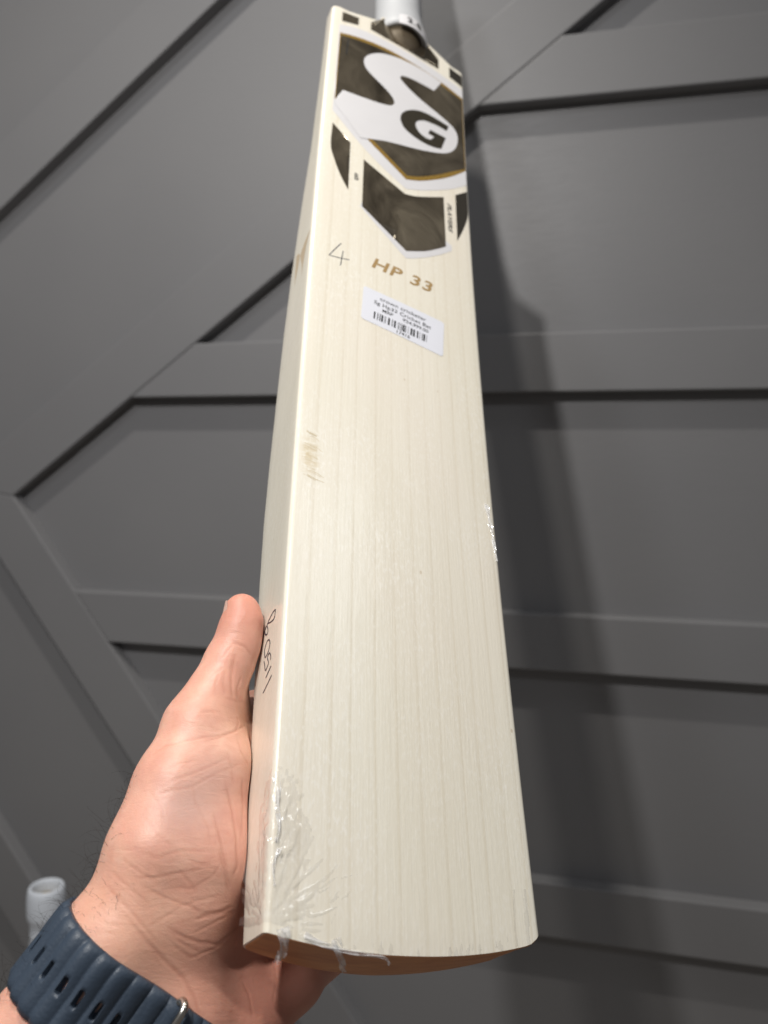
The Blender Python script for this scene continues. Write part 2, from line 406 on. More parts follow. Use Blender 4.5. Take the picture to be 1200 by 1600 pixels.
def on_face(off): return lambda x, s: (x, s, float(zface(x, s)) + off)
def text_bm(txt, size, bold=0.0, shear=0.0, align='LEFT', res=4, spacing=1.0):
    cu = bpy.data.curves.new('t', 'FONT'); cu.body = txt; cu.size = size; cu.offset = bold; cu.shear = shear; cu.align_x = align
    cu.resolution_u = res; cu.fill_mode = 'FRONT'; cu.space_character = spacing
    ob = bpy.data.objects.new('t', cu); COL.objects.link(ob)
    me = bpy.data.meshes.new_from_object(ob.evaluated_get(bpy.context.evaluated_depsgraph_get()))
    bpy.data.objects.remove(ob); bm = bmesh.new(); bm.from_mesh(me); return bm
def text(name, txt, size, x, s, rot, mat, parent, off, xs=1.0, **kw):
    bm = text_bm(txt, size, **kw); R = Matrix.Rotation(rot, 3, 'Z')
    for v in bm.verts:
        v.co.x *= xs; v.co = R @ v.co; v.co.x += x; v.co.y += s
    drape_bm(bm, off); return link(name, bm_mesh(name, bm), mat, parent, smooth=False)

stk = decal('face_sticker', [(-46.5, 541), (-32.5, 546.5), (-13, 549), (10.5, 548), (32.4, 544.5), (50.8, 540), (50.8, 436), (40.4, 426), (30.2, 418), (16.5, 409), (5.1, 403.2), (-12, 414), (-27.4, 426.9), (-46.2, 447)], .10, M['white'], bat)
sh = [(-45.6, 531.6), (-31.9, 536.5), (-12.6, 539.8), (10.6, 539.0), (32.3, 535.3), (50.6, 529.5), (50.6, 450.5), (40.8, 439), (30.4, 429), (15.6, 417.5), (5.1, 412.1), (-10.0, 424), (-24.1, 435.6), (-45.4, 459.2)]
decal('gold_border', sh, .18, M['gold'], stk, True, 30)
decal('bronze_field', [(math.copysign(49.9, p[0]) if p[0] > 46 else (-44.9 if p[0] < -42 else p[0]), p[1]) for p in inset(sh, 3.4)], .26, M['foil'], stk, True, 30)
Sl = [(32.8, 534.4), (26.7, 520.2), (19.2, 520.4), (10.7, 520.2), (4.4, 519.1), (0.8, 517.5), (-0.3, 514.8), (0.9, 512.6), (5.6, 508.2), (12.9, 503.6), (21.2, 499.8), (31.7, 495.6), (38.0, 492.4), (42.3, 489.4), (44.8, 484.5), (45.0, 477.3), (43.2, 469.5), (39.8, 463), (35.2, 458.1), (28.9, 454.0), (20.8, 450.2), (10.9, 446.4), (1.2, 443.3), (-10.2, 439.6), (-26.8, 431.6), (-46.0, 455.2), (-40.6, 471.0), (-23.5, 473.8), (-13.9, 475.9), (-7.3, 478.5), (-4.7, 481.5), (-4.2, 484.8), (-5.5, 488.2), (-9.4, 492.8), (-15.5, 497.5), (-21.5, 501.8), (-25.6, 506.1), (-27.3, 510.8), (-27.0, 516.3), (-24.3, 522.0), (-18.4, 528.6), (-10.4, 533.3), (0, 536.4), (10.6, 537.3), (21.3, 536.7)]
Lg = decal('white_letter', Sl, .34, M['white'], stk); 
Gl = [(38.0, 488.5), (36.2, 482.2), (31.5, 482.6), (27.3, 482.6), (21.1, 481.5), (17.0, 479.9), (13.4, 476.5), (11.9, 473.2), (12.4, 469.3), (14.9, 465.4), (19.9, 463.2), (23.5, 464.0), (26.1, 468.6), (21.5, 469.2), (23.1, 474.2), (35.3, 474.0), (31.6, 460.2), (30.0, 459.2), (24.9, 457.5), (18.9, 456.9), (12.9, 457.7), (6.9, 459.9), (3.0, 463.0), (0.9, 467.6), (0.5, 470.8), (1.1, 474.8), (3.0, 479.0), (6.8, 483.6), (12.9, 487.9), (19.1, 489.8), (26.4, 489.9), (32.7, 489.2)]
decal('dark_letter', Gl, .44, M['logo_dark'], stk)
strokes('tiny_print', [[(-39.5, 528.0), (-39.9, 519)], [(-39.9, 518.0), (-40.1, 510.4)]], 1.0, on_face(.40), M['black'], stk)
decal('dark_panel', [(-45.1, 557), (-33.0, 559.4), (-33.0, 550.4), (-45.0, 546.0)], .10, M['foil'], bat, False)
decal('dark_panel', [(-23.7, 562), (-23.7, 552.8), (-11.0, 554.2), (1.8, 554.0), (17.0, 552.1), (30.8, 549.2), (30.8, 560.5), (25, 567), (19, 576.5), (-13, 576.5), (-19, 563)], .10, M['foil'], bat, False)
decal('dark_panel', [(40.0, 559), (40.0, 547.2), (50.6, 543.7), (50.6, 556.5)], .10, M['darkfoil'], bat, False)
wp = decal('panel_border', [(-23.9, 374), (-25.2, 369.4), (2.5, 343.6), (5, 341.8), (10.2, 344.5), (19.2, 350.4), (28.5, 357.8), (36.7, 365.6), (36.7, 370), (32, 373), (10, 380), (-20, 385)], .09, M['white'], bat, False, 30)
decal('dark_panel', [(-23.9, 412.7), (4.2, 398.0), (10.7, 399.9), (20.2, 405.0), (32.2, 412.4), (32.5, 367.1), (25.8, 361.1), (17.5, 354.6), (5.0, 347.8), (-23.8, 370.0)], .17, M['foil'], bat, True, 25)
decal('dark_panel', [(-45.4, 434.8), (-33.1, 423.0), (-32.8, 379.2), (-38.2, 389.5), (-42.6, 401.4), (-45.4, 412.1)], .10, M['foil'], bat, True, 30)
decal('dark_panel', [(41.4, 420.3), (50.6, 429.3), (50.5, 409.1), (49.5, 401.8), (46.4, 391.1), (41.2, 377.2)], .10, M['darkfoil'], bat, True, 30)
text('printed_letter', 'B', 8.2, -29.6, 391.2, 0, M['black'], bat, .10, xs=.62, bold=.12)
text('vertical_lettering', 'PLAYERS', 4.3, 34.9, 408.5, -math.pi / 2, M['black'], bat, .10, xs=1.55, bold=.10, shear=.25)
text('model_lettering', 'HP 33', 11.5, -17.4, 323.6, -.035, M['goldprint'], bat, .08, xs=1.22, bold=.26, shear=.22, spacing=1.12)
strokes('pencil_mark', [spline([(-35.3, 332.4), (-38.6, 326.2), (-41.8, 319.8)]), spline([(-41.9, 319.7), (-36, 320.6), (-30.0, 322.0)]), spline([(-33.9, 326.9), (-34.5, 321), (-35.1, 315.1)])], .55, on_face(.06), M['pencil'], bat)
# price label
lab = decal('price_label', smooth_poly([(-21.3, 305.2), (-20.2, 306.4), (27.6, 302.4), (28.7, 301.2), (27.0, 277.2), (25.8, 276.2), (-21.2, 281.9), (-22.3, 283.2)], 10, 1), .14, M['label'], bat, False)
lr = -.092
def lt(txt, size, x, s, **kw): text('label_lettering', txt, size, x, s, lr, M['black'], lab, .20, **kw)
lt('crown cricketer', 3.7, 2.6, 298.7, align='CENTER', xs=1.12, bold=.03, spacing=1.05)
lt('Sg Hp33 Cricket Bat', 3.7, 2.4, 294.6, align='CENTER', xs=1.08, bold=.03, spacing=1.05)
lt('MRP', 3.3, -10.2, 292.0, xs=1.05, bold=.03); lt('\u20b954,999.00', 3.4, 2.2, 290.8, xs=1.05, bold=.03)
lt('17416', 3.3, 2.2, 280.3, align='CENTER', xs=1.05, bold=.03)
rb = random.Random(17); bars = []; bxp = -15.0
while bxp < 17.0:
    w = rb.choice([.28, .28, .5, .5, .85, 1.1]); bars.append((bxp, w)); bxp += w + rb.choice([.35, .5, .8, 1.2])
bmv = []; bmf = []
for bx0, w in bars:
    b = len(bmv)
    for dx, dy in ((0, 283.6), (w, 283.6), (w, 288.8), (0, 288.8)):
        x = bx0 + dx + (dy - 286) * .08; s = dy + lr * (bx0 + dx); bmv.append((x, s, float(zface(x, s)) + .20))
    bmf.append((b, b+1, b+2, b+3))
tag(link('barcode', mesh_mm('barcode', bmv, bmf), M['black'], lab, smooth=False), kind='stuff')
# weight tag on the foot of the grip: bent round the handle
def on_grip(off):
    R = 20.6 + off
    return lambda x, s: (HX + R * math.sin(x / R), s, hz + R * math.cos(x / R))
def grip_patch(name, x0, x1, s0, s1, off, mat, parent, slope=0.0):
    V = []; F = []; nx = 14
    for i in range(nx + 1):
        x = x0 + (x1 - x0) * i / nx; e = .9 if i in (0, nx) else 0
        V += [on_grip(off)(x, s0 + e + slope * x), on_grip(off)(x, s1 - e + slope * x)]
    for i in range(nx): F.append((2*i, 2*i+2, 2*i+3, 2*i+1))
    return link(name, mesh_mm(name, V, F), mat, parent)
gt = grip_patch('weight_tag', -10, 19, 562.5, 575.5, .35, M['white'], bat, -.10)
bm = text_bm('2.8', 9.0, bold=.12, spacing=1.1)
for v in bm.verts:
    x = v.co.x - 4.5; s = v.co.y + 566.2 - .10 * x; v.co = Vector(on_grip(.85)(x, s))
link('tag_lettering', bm_mesh('tag_lettering', bm), M['black'], gt, smooth=False)
# handwriting on the left edge (z runs across the edge)
def on_side(s, z): return (-HW - .12, s, z)
hw_lines = [[(114.1, -14.9), (113.7, -18.0), (112.7, -20.5), (111.7, -22.6), (110.8, -21.9), (110.3, -19.1), (110.3, -15.9), (112.2, -14.9), (113.9, -14.8)],
 [(111.2, -22.5), (110.9, -23.7), (110.4, -23.9), (109.7, -25.4), (108.1, -25.5), (106.6, -24.2), (106.4, -22.3), (108.0, -22.0), (110.4, -23.7)],
 [(102.9, -19.6), (102.9, -21.9), (100.8, -23.8), (98.9, -23.9), (96.5, -22.7), (96.8, -20.9), (98.1, -19.0), (100.1, -18.1), (101.6, -18.4), (102.9, -19.6)],
 [(93.1, -15.9), (94.7, -15.8), (96.6, -17.6), (95.4, -19.7), (92.8, -17.9), (91.5, -18.8), (90.5, -20.8), (93.4, -22.4), (95.2, -23.6)],
 [(90.3, -14.5), (87.1, -19.7)], [(86.1, -12.8), (81.6, -21.3)]]
strokes('handwriting', [spline(l, 5) for l in hw_lines], .58, on_side, M['ink'], bat)
# tan marks in the wood: a forked scar on the edge, rusty scratches by the face corner
for pts in ([(337.8, -9.5), (336.5, -13.9), (333.5, -20), (330, -22.6), (326.8, -21.9), (318, -19), (309.3, -18.0), (319.2, -16.6), (328.4, -14.4), (334, -11.6)],
            [(332.8, -24.2), (336, -27.5), (336.5, -29.6), (325, -29.3), (312.1, -28.6), (320.4, -26.0), (327.5, -24.0)]):
    P3 = smooth_poly([(a, b) for a, b in pts], 50); link('wood_scar', mesh_mm('wood_scar', [(-HW - .04, s, z) for s, z in P3], [tuple(range(len(P3)))]), M['stain2'], blade)
rs = random.Random(3)
for wd_ in (.16, .26, .40):
    lines = []
    for k in range(9 if wd_ < .3 else 5):
        s0 = rs.uniform(174, 200); x0 = -49.4 + rs.uniform(0, 3.5) + .05 * (200 - s0); L = rs.uniform(1.6, 7.0)
        lines.append(spline([(x0, s0), (x0 + L * .5, s0 - .12 * L + rs.uniform(-.5, .5)), (x0 + L, s0 - .30 * L + rs.uniform(-.5, .5))], 4))
    strokes('rusty_scratch', lines, wd_, on_face(.04), M['stain'], blade)

# ------------------------------------------------------------------ shrink film at the toe, bagging and creased
rng = np.random.default_rng(11)
def vnoise(a, b, seed):
    r = np.random.default_rng(seed); T = r.random((64, 64)); ia = np.floor(a).astype(int); ib = np.floor(b).astype(int); fa = a - ia; fb = b - ib
    fa = fa * fa * (3 - 2 * fa); fb = fb * fb * (3 - 2 * fb); g = lambda i, j: T[i % 64, j % 64]
    return (g(ia, ib) * (1 - fa) + g(ia + 1, ib) * fa) * (1 - fb) + (g(ia, ib + 1) * (1 - fa) + g(ia + 1, ib + 1) * fa) * fb
def ridge(a, b, seed): return 1 - np.abs(2 * vnoise(a, b, seed) - 1)
def film_sheet(name, p0, p1, s0, s1, step, wrinkle):
    """p: distance round the left corner, negative down the edge, positive across the face; s: up the blade"""
    pp = np.arange(p0, p1 + .01, step); ss = np.arange(s0, s1 + .01, step); V = []; F = []; HH = []
    R = 2.4; q = R * math.pi / 2
    for s in ss:
        b = float(bow(max(s, 0)))
        for p in pp:
            if p < -q / 2: d = p + q / 2; x, z, nx, nz = -HW, b - R + d, -1, 0
            elif p < q / 2: a = math.pi - (p + q / 2) / R; x, z = -HW + R + R * math.cos(a), b - R + R * math.sin(a); nx, nz = math.cos(a), math.sin(a)
            else:
                x = -HW + R + (p - q / 2); x = min(x, HW - 2.4); z = float(zface(x, s)); nx, nz = 0, 1
            lo = float(s_toe(x, z)) + .2; sv = lo + (s - s0) * (s1 - lo) / (s1 - s0)
            w_ = float(wrinkle(p, sv - float(s_toe(x, z)))); HH.append(w_); h = .05 + w_; V.append((x + nx * h, sv, z + nz * h))
    n = len(pp); H = np.array(HH).reshape(len(ss), n)
    for j in range(len(ss) - 1):
        for i in range(n - 1):
            if H[j:j+2, i:i+2].max() > .045: F.append((j*n + i, j*n + i + 1, (j+1)*n + i + 1, (j+1)*n + i))
    return link(name, mesh_mm(name, V, F), M['film'], bat)
CR = []
rc = random.Random(5)
for k in range(58):                          # pleats fanning out of the toe corner
    an = rc.uniform(-.12, 1.5) if k % 3 else rc.uniform(1.7, 3.0); r0 = rc.uniform(1, 16)
    CR.append(((-1 + r0 * math.cos(an), 3 + r0 * math.sin(an)), an + rc.uniform(-.22, .22), rc.uniform(5, 12) * rc.choice([1, 1, 2.2]), rc.uniform(.3, .9), rc.uniform(.35, .85)))
for k in range(16): CR.append(((rc.uniform(4, 30), rc.uniform(6, 26)), rc.uniform(.2, 1.3), rc.uniform(3, 9), rc.uniform(.15, .4), rc.uniform(.3, .6)))
for k in range(46): CR.append(((rc.uniform(30, 101), rc.uniform(-1, 6)), math.pi / 2 + rc.uniform(-.14, .14), rc.uniform(8, 22), rc.uniform(.08, .20), rc.uniform(.5, .8)))
def wr_corner(p, s):
    h = 0.0
    for (o, an, L, A, w) in CR:
        c, t = math.cos(an), math.sin(an); dx, dy = p - o[0], s - o[1]; u = dx * c + dy * t
        if u < -1 or u > L: continue
        d = abs(-dx * t + dy * c + .15 * math.sin(u * .5 + L))
        if d < w: h = max(h, A * (1 - d / w) * min(1, (u + 1) / 2) * (1 - max(u, 0) / L) ** .6)
    dc = math.hypot((p - 1) / 8.5, (s - 30) / 14)
    if dc < 1.6:
        A = np.array; h += (float(ridge(A([p * .38 + s * .10]), A([s * .22 - p * .22]), 3)[0]) ** 4 * 1.5 + float(ridge(A([p * .8]), A([s * .6]), 7)[0]) ** 3 * .6) * math.exp(-dc * dc * 1.5)
    return h
film_sheet('shrink_film', -24, 101, 0, 56, .55, wr_corner)
# loose pleat of film standing off the edge, and crumpled tails hanging over the toe
def crumple(name, path, w, seed, amp=.8, nseg=26, nw=7):
    r = random.Random(seed); P = spline(path, max(2, nseg // (len(path) - 1))); V = []; F = []
    for i, c in enumerate(P):
        d = P[min(i + 1, len(P) - 1)] - P[max(i - 1, 0)]; d /= np.linalg.norm(d) + 1e-9; sd = np.cross(d, (0, 0, 1.)); sd /= np.linalg.norm(sd) + 1e-9; up = np.cross(sd, d)
        ww = w * (1 - .55 * i / len(P))
        for k in range(nw):
            u = k / (nw - 1) - .5; V.append(c + sd * u * ww + up * (r.uniform(-1, 1) * amp * .25 + amp * .7 * math.sin(k * 1.5 + i * .5)) + d * r.uniform(-.1, .1))
    for i in range(len(P) - 1):
        for k in range(nw - 1): F.append((i*nw + k, i*nw + k + 1, (i+1)*nw + k + 1, (i+1)*nw + k))
    return link(name, mesh_mm(name, V, F), M['film_glint'], bat)
crumple('film_tail', [(-47.0, 1.2, 1.0), (-45.8, -2.5, .6), (-45.2, -5.5, -3.0), (-45.8, -8.0, -6.0)], 4.2, 1, .9)
crumple('film_tail', [(-29.0, -1.2, 1.0), (-27.2, -5.0, .2), (-24.0, -8.4, -4.0), (-21.8, -10.2, -7)], 3.4, 2, .7)
crumple('film_tail', [(-39.5, -.4, .8), (-35, -2.4, .9), (-30, -3.6, .8), (-22.0, -5.0, .8), (-12, -5.9, .8), (-9.0, -8.0, -.6)], 2.0, 6, .5, 40)
crumple('film_tail', [(47.5, 188, -6.2), (48.6, 178, -6.1), (49.6, 168, -5.9), (50.8, 157, -6.0)], 2.6, 9, .5, 40)
def fold(path, w, seed, amp): crumple('film_glint_fold', [(x, y_, float(zface(x, y_)) + dz) for x, y_, dz in path], w, seed, amp, 30)  # white strips added as bright highlights on the corner film
fold([(-51.6, 47, -1.0), (-50.6, 42, .3), (-50.9, 37, .3), (-49.6, 31, .5), (-50.6, 26, .3)], 2.4, 21, .55)
fold([(-49.2, 24, .4), (-50.8, 19, .3), (-50.2, 13, .4)], 1.4, 23, .4)
V = [(-HW - .4, 32, -22), (-HW - .5, 30, -27), (-HW - 5.2, 24, -30), (-HW - .8, 12, -26), (-HW - .3, 14, -20), (-HW - 2.6, 24, -25), (-HW - 1.6, 18, -24)]
link('film_pleat', mesh_mm('film_pleat', V, [(0, 5, 2, 1), (0, 4, 6, 5), (5, 6, 3, 2)]), M['film'], bat, smooth=False)

# ------------------------------------------------------------------ the hand: one continuous skin grown from a distance field (bat frame, mm)
def smin(a, b, k):
    h = np.maximum(k - np.abs(a - b), 0) / k; return np.minimum(a, b) - h * h * k * .25
def cone(p, a, b, ra, rb):
    a = np.array(a, np.float32); b = np.array(b, np.float32); ba = b - a; pa = p - a
    h = np.clip(pa @ ba / (ba @ ba), 0, 1)
    return np.linalg.norm(pa - h[:, None] * ba, axis=1) - (ra + (rb - ra) * h)
J = dict(tip=(-62.2, 116.6, -28.6), dist=(-62.0, 108.5, -30.4), ip=(-63.6, 96.1, -33.6), prox=(-67.4, 83.0, -35.4), mcp=(-71.3, 70.3, -36.9), meta=(-76.0, 47.5, -37.0),
         cmc=(-79.0, 25.7, -37.6), wrad=(-83.0, 4.3, -43.3), th1=(-63.5, 55.2, -34.6), th2=(-64.0, 24.0, -38.5), th3=(-68, 8, -43),
         WR=(-90.0, -6.0, -46.6), WU=(-61.5, -25.0, -52.0), palmc=(-50.2, 12.0, -56.0), hyp=(-43.0, -28.0, -57.5))
FD = np.array([-.446, -.804, -.392])
J['FR'] = tuple(np.array(J['WR']) + FD * 150 + np.array([-6, 2, -2])); J['FU'] = tuple(np.array(J['WU']) + FD * 150 + np.array([6, -3, -4]))
J['FM'] = tuple((np.array(J['WR']) + np.array(J['WU'])) / 2); J['FN'] = tuple((np.array(J['FR']) + np.array(J['FU'])) / 2)
KN = [(-40.0, 84, -63, 11.0), (-31.0, 56, -69, 11.4), (-25, 23, -67, 10.8), (-19.5, -11.5, -59.0, 9.6)]
FING = [[(-14, 96, -76, 9.4), (18, 104, -77, 8.4), (36, 107, -70, 7.2)], [(-2, 65, -79, 9.6), (34, 72, -77, 8.6), (52, 75, -68, 7.3)],
        [(2, 30, -76, 9.0), (34, 36, -73, 8.0), (51, 39, -64, 6.9)], [(8, 2, -72, 7.8), (30, 10, -70, 7.0), (44, 14, -62, 6.2)]]
def bat_sdf(p):
    x, s, z = p[:, 0], p[:, 1], p[:, 2]
    k = 1 - np.clip(np.abs(x) / HW, 0, 1); te, ts = th_edge(s), th_spine(s)
    zb = bow(s) - te - (ts - te) * (k ** .85 * .75 + .25 * np.sin(k * np.pi / 2) ** 2)
    return np.maximum(np.maximum(-HW - x, (zb - z) * .9), s_toe(x, z) - .8 - s)
def hand_sdf(p):
    j = J
    d = cone(p, j['tip'], j['dist'], 7.3, 8.1); d = smin(d, cone(p, j['dist'], j['ip'], 8.1, 9.6), 3)
    d = smin(d, cone(p, j['ip'], j['prox'], 9.5, 10.4), 4); d = smin(d, cone(p, j['prox'], j['mcp'], 10.2, 13.0), 5)
    pl = cone(p, j['mcp'], j['meta'], 12.8, 15.2)
    for a, b, ra, rb, k in ((j['meta'], j['cmc'], 15.2, 17.5, 8), (j['cmc'], j['wrad'], 17.0, 17.0, 9), (j['th1'], j['th2'], 12.5, 18.0, 9), (j['th2'], j['th3'], 17.5, 16.0, 9),
                            (j['wrad'], j['WR'], 16.5, 17.5, 9), (j['WR'], j['FR'], 17.6, 27.0, 9), (j['WU'], j['FU'], 17.0, 27.0, 10), (j['FM'], j['FN'], 16.5, 26.0, 10),
                            (j['th3'], j['WU'], 15.5, 17.0, 10), (j['WU'], j['hyp'], 17.0, 15.5, 10), (j['hyp'], KN[3][:3], 15.5, 10.5, 8),
                            (j['palmc'], KN[2][:3], 13, 11, 9), (j['palmc'], KN[1][:3], 13, 11.5, 9), (j['th3'], j['palmc'], 15, 13.5, 10), (j['hyp'], j['palmc'], 13, 13, 10),
                            (j['th1'], KN[0][:3], 10, 10.5, 9), (KN[0][:3], KN[1][:3], 10.5, 11, 6), (KN[1][:3], KN[2][:3], 11, 10.5, 6), (KN[2][:3], KN[3][:3], 10.3, 9.6, 6), (j['mcp'], KN[0][:3], 7.5, 9.5, 8)):
        pl = smin(pl, cone(p, a, b, ra, rb), k)
    d = smin(d, pl, 6)
    web = cone(p, (-64.5, 84, -41), (-60, 70, -46), 5.5, 7.5); d = smin(d, web, 6); d = smin(d, cone(p, (-57.6, 88, -41), (-56.5, 64, -43), 5.0, 7.5), 5); d = smin(d, cone(p, (-60.5, 112, -28.5), (-60.5, 103, -30.5), 7.4, 8.2), 3)
    fg = None
    for kn, ch in zip(KN, FING):
        prev = kn
        for q in ch:
            c = cone(p, prev[:3], q[:3], prev[3], q[3]); fg = c if fg is None else np.minimum(fg, c); prev = q
    d = smin(d, fg, 4)
    b = -bat_sdf(p) + .12
    h = np.maximum(1.2 - np.abs(d - b), 0) / 1.2
    return np.maximum(d, b) + h * h * .3
def surface_nets(f, lo, hi, h):
    ax = [np.arange(lo[i], hi[i] + h, h, dtype=np.float32) for i in range(3)]; sh_ = tuple(len(a) for a in ax)
    # coarse pass to skip empty blocks
    val = np.full(sh_, 50., np.float32); B = 8
    I, Jj, K = [np.arange(0, s, B) for s in sh_]
    ci = np.stack(np.meshgrid(I, Jj, K, indexing='ij'), -1).reshape(-1, 3)
    cc = np.stack([ax[k][0] + (ci[:, k] + B / 2) * h for k in range(3)], 1).astype(np.float32)
    cv = f(cc); near = ci[np.abs(cv) < B * h * .9 + 6]
    inn = ci[cv <= -(B * h * .9 + 6)]
    for i, j, k in inn: val[i:i+B, j:j+B, k:k+B] = -50
    off = np.stack(np.meshgrid(*[np.arange(B)] * 3, indexing='ij'), -1).reshape(-1, 3)
    for c0 in range(0, len(near), 400):
        idx = (near[c0:c0+400, None, :] + off[None]).reshape(-1, 3); ok = np.all(idx < np.array(sh_), 1); idx = idx[ok]
        pts = np.stack([ax[k][0] + idx[:, k] * h for k in range(3)], 1).astype(np.float32); val[idx[:, 0], idx[:, 1], idx[:, 2]] = f(pts)
    ins = val < 0; n0, n1, n2 = [s - 1 for s in sh_]
    cnt = np.zeros((n0, n1, n2), np.int8); 
    for a in (0, 1):
        for b in (0, 1):
            for c in (0, 1): cnt += ins[a:a+n0, b:b+n1, c:c+n2]
    act = (cnt > 0) & (cnt < 8); idx = np.argwhere(act); vid = np.full((n0, n1, n2), -1, np.int64); vid[act] = np.arange(len(idx))
    acc = np.zeros((len(idx), 3)); num = np.zeros(len(idx))
    cor = [(a, b, c) for a in (0, 1) for b in (0, 1) for c in (0, 1)]
    for ca in cor:
        for k in range(3):
            if ca[k]: continue
            cb = list(ca); cb[k] = 1
            va = val[idx[:, 0] + ca[0], idx[:, 1] + ca[1], idx[:, 2] + ca[2]]; vb = val[idx[:, 0] + cb[0], idx[:, 1] + cb[1], idx[:, 2] + cb[2]]
            m = (va < 0) != (vb < 0); t = np.where(m, va / np.where(m, va - vb, 1), 0)
            pp = np.array(ca, float)[None].repeat(len(idx), 0); pp[:, k] += t; acc[m] += pp[m]; num[m] += 1
    V = (idx + acc / num[:, None]) * h + np.array([a[0] for a in ax]); F = []
    for k in range(3):
        s1, s2 = (k + 1) % 3, (k + 2) % 3
        A = ins; sl0 = [slice(None)] * 3; sl1 = [slice(None)] * 3; sl0[k] = slice(0, -1); sl1[k] = slice(1, None)
        ch = A[tuple(sl0)] != A[tuple(sl1)]; e = np.argwhere(ch)
        e = e[(e[:, s1] > 0) & (e[:, s2] > 0) & (e[:, s1] < sh_[s1] - 1) & (e[:, s2] < sh_[s2] - 1)]
        q = []
        for d1, d2 in ((-1, -1), (0, -1), (0, 0), (-1, 0)):
            c = e.copy(); c[:, s1] += d1; c[:, s2] += d2; q.append(vid[c[:, 0], c[:, 1], c[:, 2]])
        q = np.stack(q, 1); flip = ~A[e[:, 0], e[:, 1], e[:, 2]]; q[flip] = q[flip][:, ::-1]; F.append(q)
    return V, np.concatenate(F)
HV, HF = surface_nets(hand_sdf, (-165, -165, -130), (62, 128, -2), 1.2)
